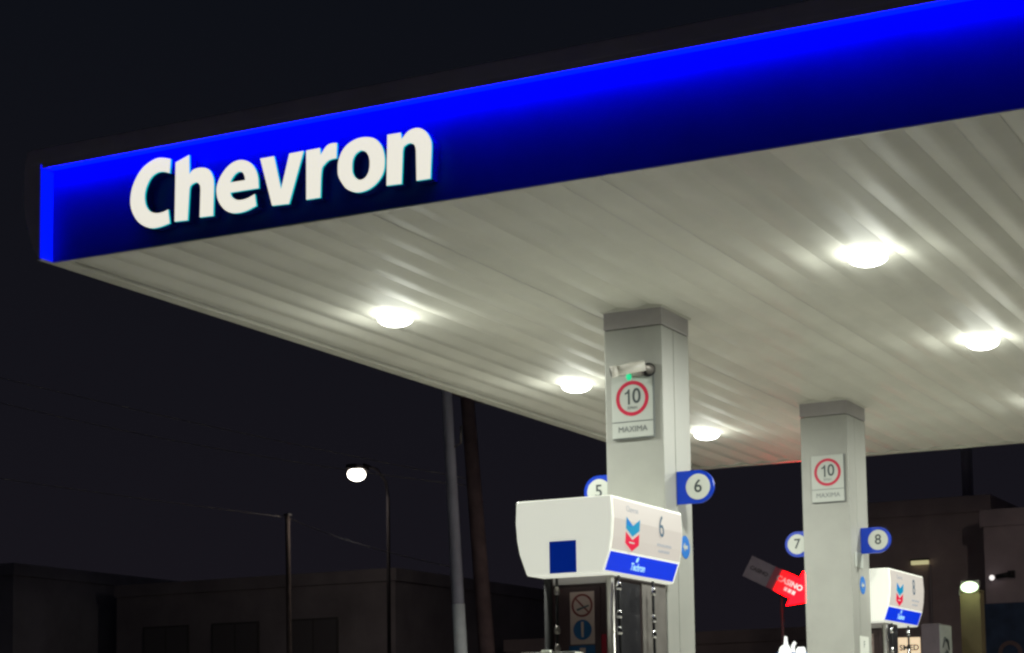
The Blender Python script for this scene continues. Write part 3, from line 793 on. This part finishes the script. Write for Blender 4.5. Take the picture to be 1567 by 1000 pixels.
def window(par, x0, x1, y, z0, z1, face='-y'):
    w = obj('window', B(x0, x1, y - 0.05, y - 0.003, z0, z1, 0.004), 'frame', par)
    mid = (x0 + x1) / 2
    obj('pane', B(x0 + 0.06, mid - 0.025, y - 0.056, y - 0.0505, z0 + 0.06, z1 - 0.06), 'glass', w)
    obj('pane', B(mid + 0.025, x1 - 0.06, y - 0.056, y - 0.0505, z0 + 0.06, z1 - 0.06), 'glass', w)
    obj('sill', B(x0 - 0.06, x1 + 0.06, y - 0.12, y - 0.003, z0 - 0.07, z0 - 0.002, 0.006), 'wall_grey', w)
    return w

def building(name, label, x0, x1, y0, y1, h, wall, wins=(), door=None, par=0.35, cat='building'):
    t = thing(name, label, cat, ((x0 + x1) / 2, y0, -0.004))
    cx = (x0 + x1) / 2
    obj('wall', B(x0 - cx, x1 - cx, 0, y1 - y0, 0, h), wall, t)
    obj('parapet', B(x0 - cx - 0.06, x1 - cx + 0.06, -0.06, y1 - y0 + 0.06, h + 0.002, h + par, 0.01), wall, t)
    obj('plinth', B(x0 - cx - 0.03, x1 - cx + 0.03, -0.03, 0.2, 0, 0.5, 0.01), 'wall_grey', t)
    for a, b, c_, d_ in wins: window(t, a - cx, b - cx, 0.0, c_, d_)
    if door:
        dr = obj('door', B(door[0] - cx, door[1] - cx, -0.06, -0.003, 0.01, 2.15, 0.006), 'frame', t)
        obj('handle', B(door[1] - cx - 0.14, door[1] - cx - 0.10, -0.12, -0.06, 1.0, 1.06, 0.004), 'steel', dr)
    return t

# buildings beyond the road, right side
b1 = building('street_building', 'tall dark brown building behind the number 8 disc', -12.3, -9.45, 40.0, 48.0, 6.35, 'wall_brown',
              [], (-11.4, -10.5))
bm = bmesh.new(); tube(bm, [(0.26, 3.0, 6.6), (0.26, 3.0, 8.6)], 0.125, 14); obj('roof_vent', bm, 'wall_grey', b1)
b2 = building('street_building', 'mauve rendered building with a faded mural, at the right edge', -9.24, 6.0, 38.6, 47.0, 5.86, 'wall_mauve',
              [(-3.0, -1.8, 3.6, 4.8), (0.2, 1.4, 3.6, 4.8)], (3.0, 4.0))
t = thing('wall_mural', 'dark blue and red mural on the mauve wall at the lower right', 'mural', (-7.66, 38.56, 0.88))
obj('panel', B(-1.60, 1.8, -0.03, 0.0, 0.0, 3.42, 0.004), 'mural_blue', t)
obj('red_figure', prism(bmesh.new(), smooth_poly([(-0.62, 0.05), (-0.55, 1.3), (-0.42, 2.3), (-0.15, 2.75), (0.3, 2.95), (0.8, 2.7), (1.2, 1.9), (1.3, 0.05)], 4, 60), FR((0, -0.031, 0)), 0.004), 'mural_red', t)
obj('pale_figure', prism(bmesh.new(), smooth_poly([(-0.05, 1.9), (0.05, 2.5), (0.35, 2.75), (0.65, 2.45), (0.6, 1.85), (0.25, 1.55)], 4, 80), FR((0, -0.036, 0)), 0.003), 'mural_pale', t)
obj('pale_swirl', ring(bmesh.new(), -1.12, 2.42, 0.16, 0.24, FR((0, -0.031, 0)), 0.004), 'mural_pale', t)
obj('pale_swirl', ring(bmesh.new(), -1.0, 1.75, 0.14, 0.22, FR((0, -0.031, 0)), 0.004), 'mural_pale', t)

# small lamps on those buildings
t = thing('spot_lamp', 'tiny white spot lamp on the mauve wall, right of the floodlight', 'lamp', (-9.06, 38.57, 4.82))
bm = bmesh.new(); tube(bm, [(0.38, -0.12, 0.05), (0.08, -0.16, 0.0)], 0.05, 10); obj('housing', bm, 'black', t)
bm = bmesh.new(); bmesh.ops.create_uvsphere(bm, u_segments=12, v_segments=8, radius=0.055, matrix=Matrix.Translation((0.0, -0.17, -0.01))); obj('lens', bm, 'dot_lens', t)
obj('wall_plate', B(0.30, 0.44, -0.10, 0.0, -0.02, 0.12, 0.01), 'black', t)
t = thing('tube_lamp', 'dim yellow tube lamp above the farther topper', 'lamp', (-10.92, 39.97, 5.28))
obj('tube', B(-0.20, 0.18, -0.10, -0.04, 0.012, 0.10, 0.015), 'tube_lens', t)
obj('housing', B(-0.21, 0.19, -0.11, 0.0, 0.102, 0.14, 0.01), 'frame', t)
obj('downpipe', B(0.17, 0.22, -0.06, 0.0, -5.05, 0.01, 0.01), 'wall_tan', t)

# cream lit sign
t = thing('lit_sign', 'small lit cream sign with black letters under the farther topper', 'sign', (-9.10, 32.35, -0.12), math.radians(15))
obj('face', B(-0.19, 0.19, -0.055, -0.04, 3.13, 3.47, 0.003), 'cream_lit', t)
lettering('lettering', 'SMED', 0.135, FR((0.0, -0.057, 3.29)), 'ink', t, bold=0.003)
obj('case', B(-0.205, 0.205, -0.039, 0.06, 3.115, 3.485, 0.006), 'frame', t)
obj('post', B(-0.03, 0.03, 0.0, 0.05, 0.0, 3.11), 'frame', t)

# ------------------------------------------------------------------ left side of the street
def pole_thing(name, label, base, top, r0, r1, m, cat='pole'):
    t = thing(name, label, cat, base)
    bm = bmesh.new()
    v = Vector(top) - Vector(base)
    tube(bm, [v * (k / 6) for k in range(7)], [r0 + (r1 - r0) * k / 6 for k in range(7)], 14)
    obj('shaft', bm, m, t)
    return t, v
base = (-14.40, 26.31, -0.004)
t, v = pole_thing('utility_pole', 'leaning pale metal pole behind the near topper, with a whitish lower part', base, (-14.74, 26.14, 9.0), 0.115, 0.072, 'pole')
bm = bmesh.new(); tube(bm, [v * (k / 6 * 0.425) for k in range(7)], [0.119 - 0.018 * k / 6 for k in range(7)], 14); obj('painted_sleeve', bm, 'pole_paint', t)
obj('base_collar', B(-0.2, 0.2, -0.2, 0.2, 0.0, 0.12, 0.02), 'concrete', t)
bm = bmesh.new(); tube(bm, [(v * 0.70) + Vector((0.08, 0, 0)), (v * 0.70) + Vector((0.20, 0, 0.05)), (v * 0.70) + Vector((0.21, 0, 0.32))], 0.018, 8); obj('wire_bracket', bm, 'dull_steel', t)
t, v = pole_thing('wooden_pole', 'dark wooden pole right behind the leaning pale pole', (-16.80, 31.85, -0.12), (-17.30, 31.60, 8.6), 0.17, 0.13, 'wood')
obj('crossarm', B(v.x - 0.05, v.x + 0.05, v.y - 0.6, v.y + 0.6, 8.3, 8.42, 0.01), 'wood', t)
t, v = pole_thing('wire_pole', 'thin brownish pole carrying the lower wire, at far left', (-25.13, 37.33, -0.004), (-25.19, 37.29, 7.05), 0.065, 0.055, 'thin_pole')
obj('pole_cap', B(v.x - 0.07, v.x + 0.07, v.y - 0.07, v.y + 0.07, 7.04, 7.09, 0.01), 'frame', t)

# street lamps
def street_lamp(loc, label, watts):
    t = thing('street_lamp', label, 'street lamp', loc, group='street lamps')
    bm = bmesh.new(); tube(bm, [(0, 0, 0), (0, 0, 7.6), (0, -0.1, 8.0), (0, -0.5, 8.25), (0, -1.1, 8.3)], [0.055, 0.042, 0.035, 0.03, 0.028], 12); obj('shaft', bm, 'lamp_post_dark', t)
    obj('lamp_head', B(-0.13, 0.13, -1.70, -1.05, 8.12, 8.24, 0.05, 3), 'lamp_post_dark', t)
    bm = bmesh.new(); bmesh.ops.create_uvsphere(bm, u_segments=20, v_segments=12, radius=1.0, matrix=Matrix.Translation((0, -1.42, 8.02)) @ Matrix.Diagonal((0.20, 0.24, 0.155, 1)))
    for fc in bm.faces: fc.smooth = True
    obj('lens', bm, 'street_lens', t)
    obj('base_plate', B(-0.18, 0.18, -0.18, 0.18, 0.0, 0.04, 0.006), 'lamp_post_dark', t)
    ld = bpy.data.lights.new('street_lamp_light', 'SPOT'); ld.energy = watts; ld.color = (1.0, 0.90, 0.74); ld.shadow_soft_size = 0.15
    ld.spot_size = math.radians(176); ld.spot_blend = 0.12
    lo = bpy.data.objects.new('street_lamp_light', ld); C.objects.link(lo); lo.parent = t; lo.location = (0, -1.42, 7.80)
street_lamp((-23.85, 39.6, -0.004), 'distant street lamp with a bright white glow, left of the pale pole', 70.0)
street_lamp((-2.6, 26.6, -0.004), 'added street lamp, unseen beyond the right picture edge, to light the buildings there', 480.0)  # added out of view to brighten the right-hand buildings

# wires
def wire(label, a, b, sag, rad=0.008):
    a, b = Vector(a), Vector(b)
    bm = bmesh.new()
    tube(bm, [a.lerp(b, k / 24) - Vector((0, 0, sag * 4 * (k / 24) * (1 - k / 24))) for k in range(25)], rad, 6)
    o = obj('overhead_wire', bm, 'wire')
    tag(o, label, 'wire', 'overhead wires')
wire('upper overhead wire slanting down past the street lamp', (-30.8, 28.75, 10.36), (-17.2, 31.65, 6.62), 0.12)
wire('overhead wire just under the upper one, far left', (-30.8, 28.75, 9.9), (-17.2, 31.65, 6.50), 0.3)
wire('lower overhead wire ending at the thin brownish pole', (-30.8, 28.75, 7.9), (-25.19, 37.29, 7.0), 0.05)
wire('faint overhead wire running from the thin brownish pole to the pale pole', (-25.19, 37.29, 7.0), (-14.58, 26.20, 4.4), 0.1)
t, v = pole_thing('wooden_pole', 'wooden pole carrying the wires beyond the left picture edge', (-30.8, 28.75, -0.12), (-30.8, 28.75, 10.6), 0.17, 0.12, 'wood')
obj('crossarm', B(-0.06, 0.06, -0.8, 0.8, 9.6, 9.72, 0.01), 'wood', t)

building('street_building', 'dim tan two storey building behind the thin pole at left', -36.0, -26.6, 44.5, 54.0, 6.1, 'wall_tan',
         [(-35.0, -33.4, 3.9, 5.2), (-32.6, -31.0, 3.9, 5.2), (-30.0, -28.4, 3.9, 5.2), (-34.4, -32.4, 0.9, 2.4), (-29.4, -27.6, 0.9, 2.4)], (-31.4, -30.4))
building('street_building', 'dim grey building at the far left picture edge', -50.0, -37.2, 41.5, 52.0, 6.6, 'wall_grey',
         [(-41.6, -40.0, 4.2, 5.4), (-39.4, -37.9, 4.2, 5.4), (-45.0, -43.4, 4.2, 5.4)], (-42.0, -41.0))
building('street_building', 'low dim brown building between the street lamp and pale pole', -25.6, -16.5, 49.0, 58.0, 4.3, 'wall_brown',
         [(-24.6, -23.2, 1.0, 2.5), (-20.8, -19.2, 1.0, 2.5)], (-22.6, -21.6))

# street tree
def tree(name, label, loc, h, cr, n):
    t = thing(name, label, 'tree', loc)
    bm = bmesh.new()
    tube(bm, [(0, 0, 0), (0.05, 0.02, h * 0.3), (-0.04, 0.05, h * 0.55), (0.02, 0, h * 0.8)], [0.14, 0.11, 0.08, 0.03], 10)
    for k in range(7):
        a = k * 2.4
        z = h * (0.35 + 0.06 * k)
        tube(bm, [(0, 0, z), (0.5 * cr * math.cos(a), 0.5 * cr * math.sin(a), z + 0.35), (0.85 * cr * math.cos(a), 0.85 * cr * math.sin(a), z + 0.6)], [0.05, 0.03, 0.012], 7)
    obj('trunk', bm, 'bark', t)
    bm = bmesh.new()
    cl = []
    for k in range(34):
        a, e = random.uniform(0, 6.28), random.uniform(-0.6, 1.3)
        rr = cr * random.uniform(0.45, 1.0)
        cl.append((Vector((rr * math.cos(a) * math.cos(e), rr * math.sin(a) * math.cos(e), h * 0.68 + rr * 0.75 * math.sin(e))), random.uniform(0.22, 0.45) * cr))
    for k in range(n):
        c0, rr = random.choice(cl)
        p = c0 + Vector((random.gauss(0, 1), random.gauss(0, 1), random.gauss(0, .8))) * rr * 0.5
        u = Vector((random.uniform(-1, 1), random.uniform(-1, 1), random.uniform(-.6, .6))).normalized()
        w = u.cross(Vector((random.uniform(-1, 1), random.uniform(-1, 1), random.uniform(-1, 1)))).normalized()
        L_ = random.uniform(0.07, 0.13)
        bm.faces.new([bm.verts.new(p + q) for q in (u * L_, w * L_ * .45, -u * L_, -w * L_ * .45)])
    obj('crown', bm, 'leaf', t)
    return t
tree('street_tree', 'small dim green street tree at the bottom, left of the pale pole', (-22.2, 37.05, -0.004), 4.1, 1.0, 5000)
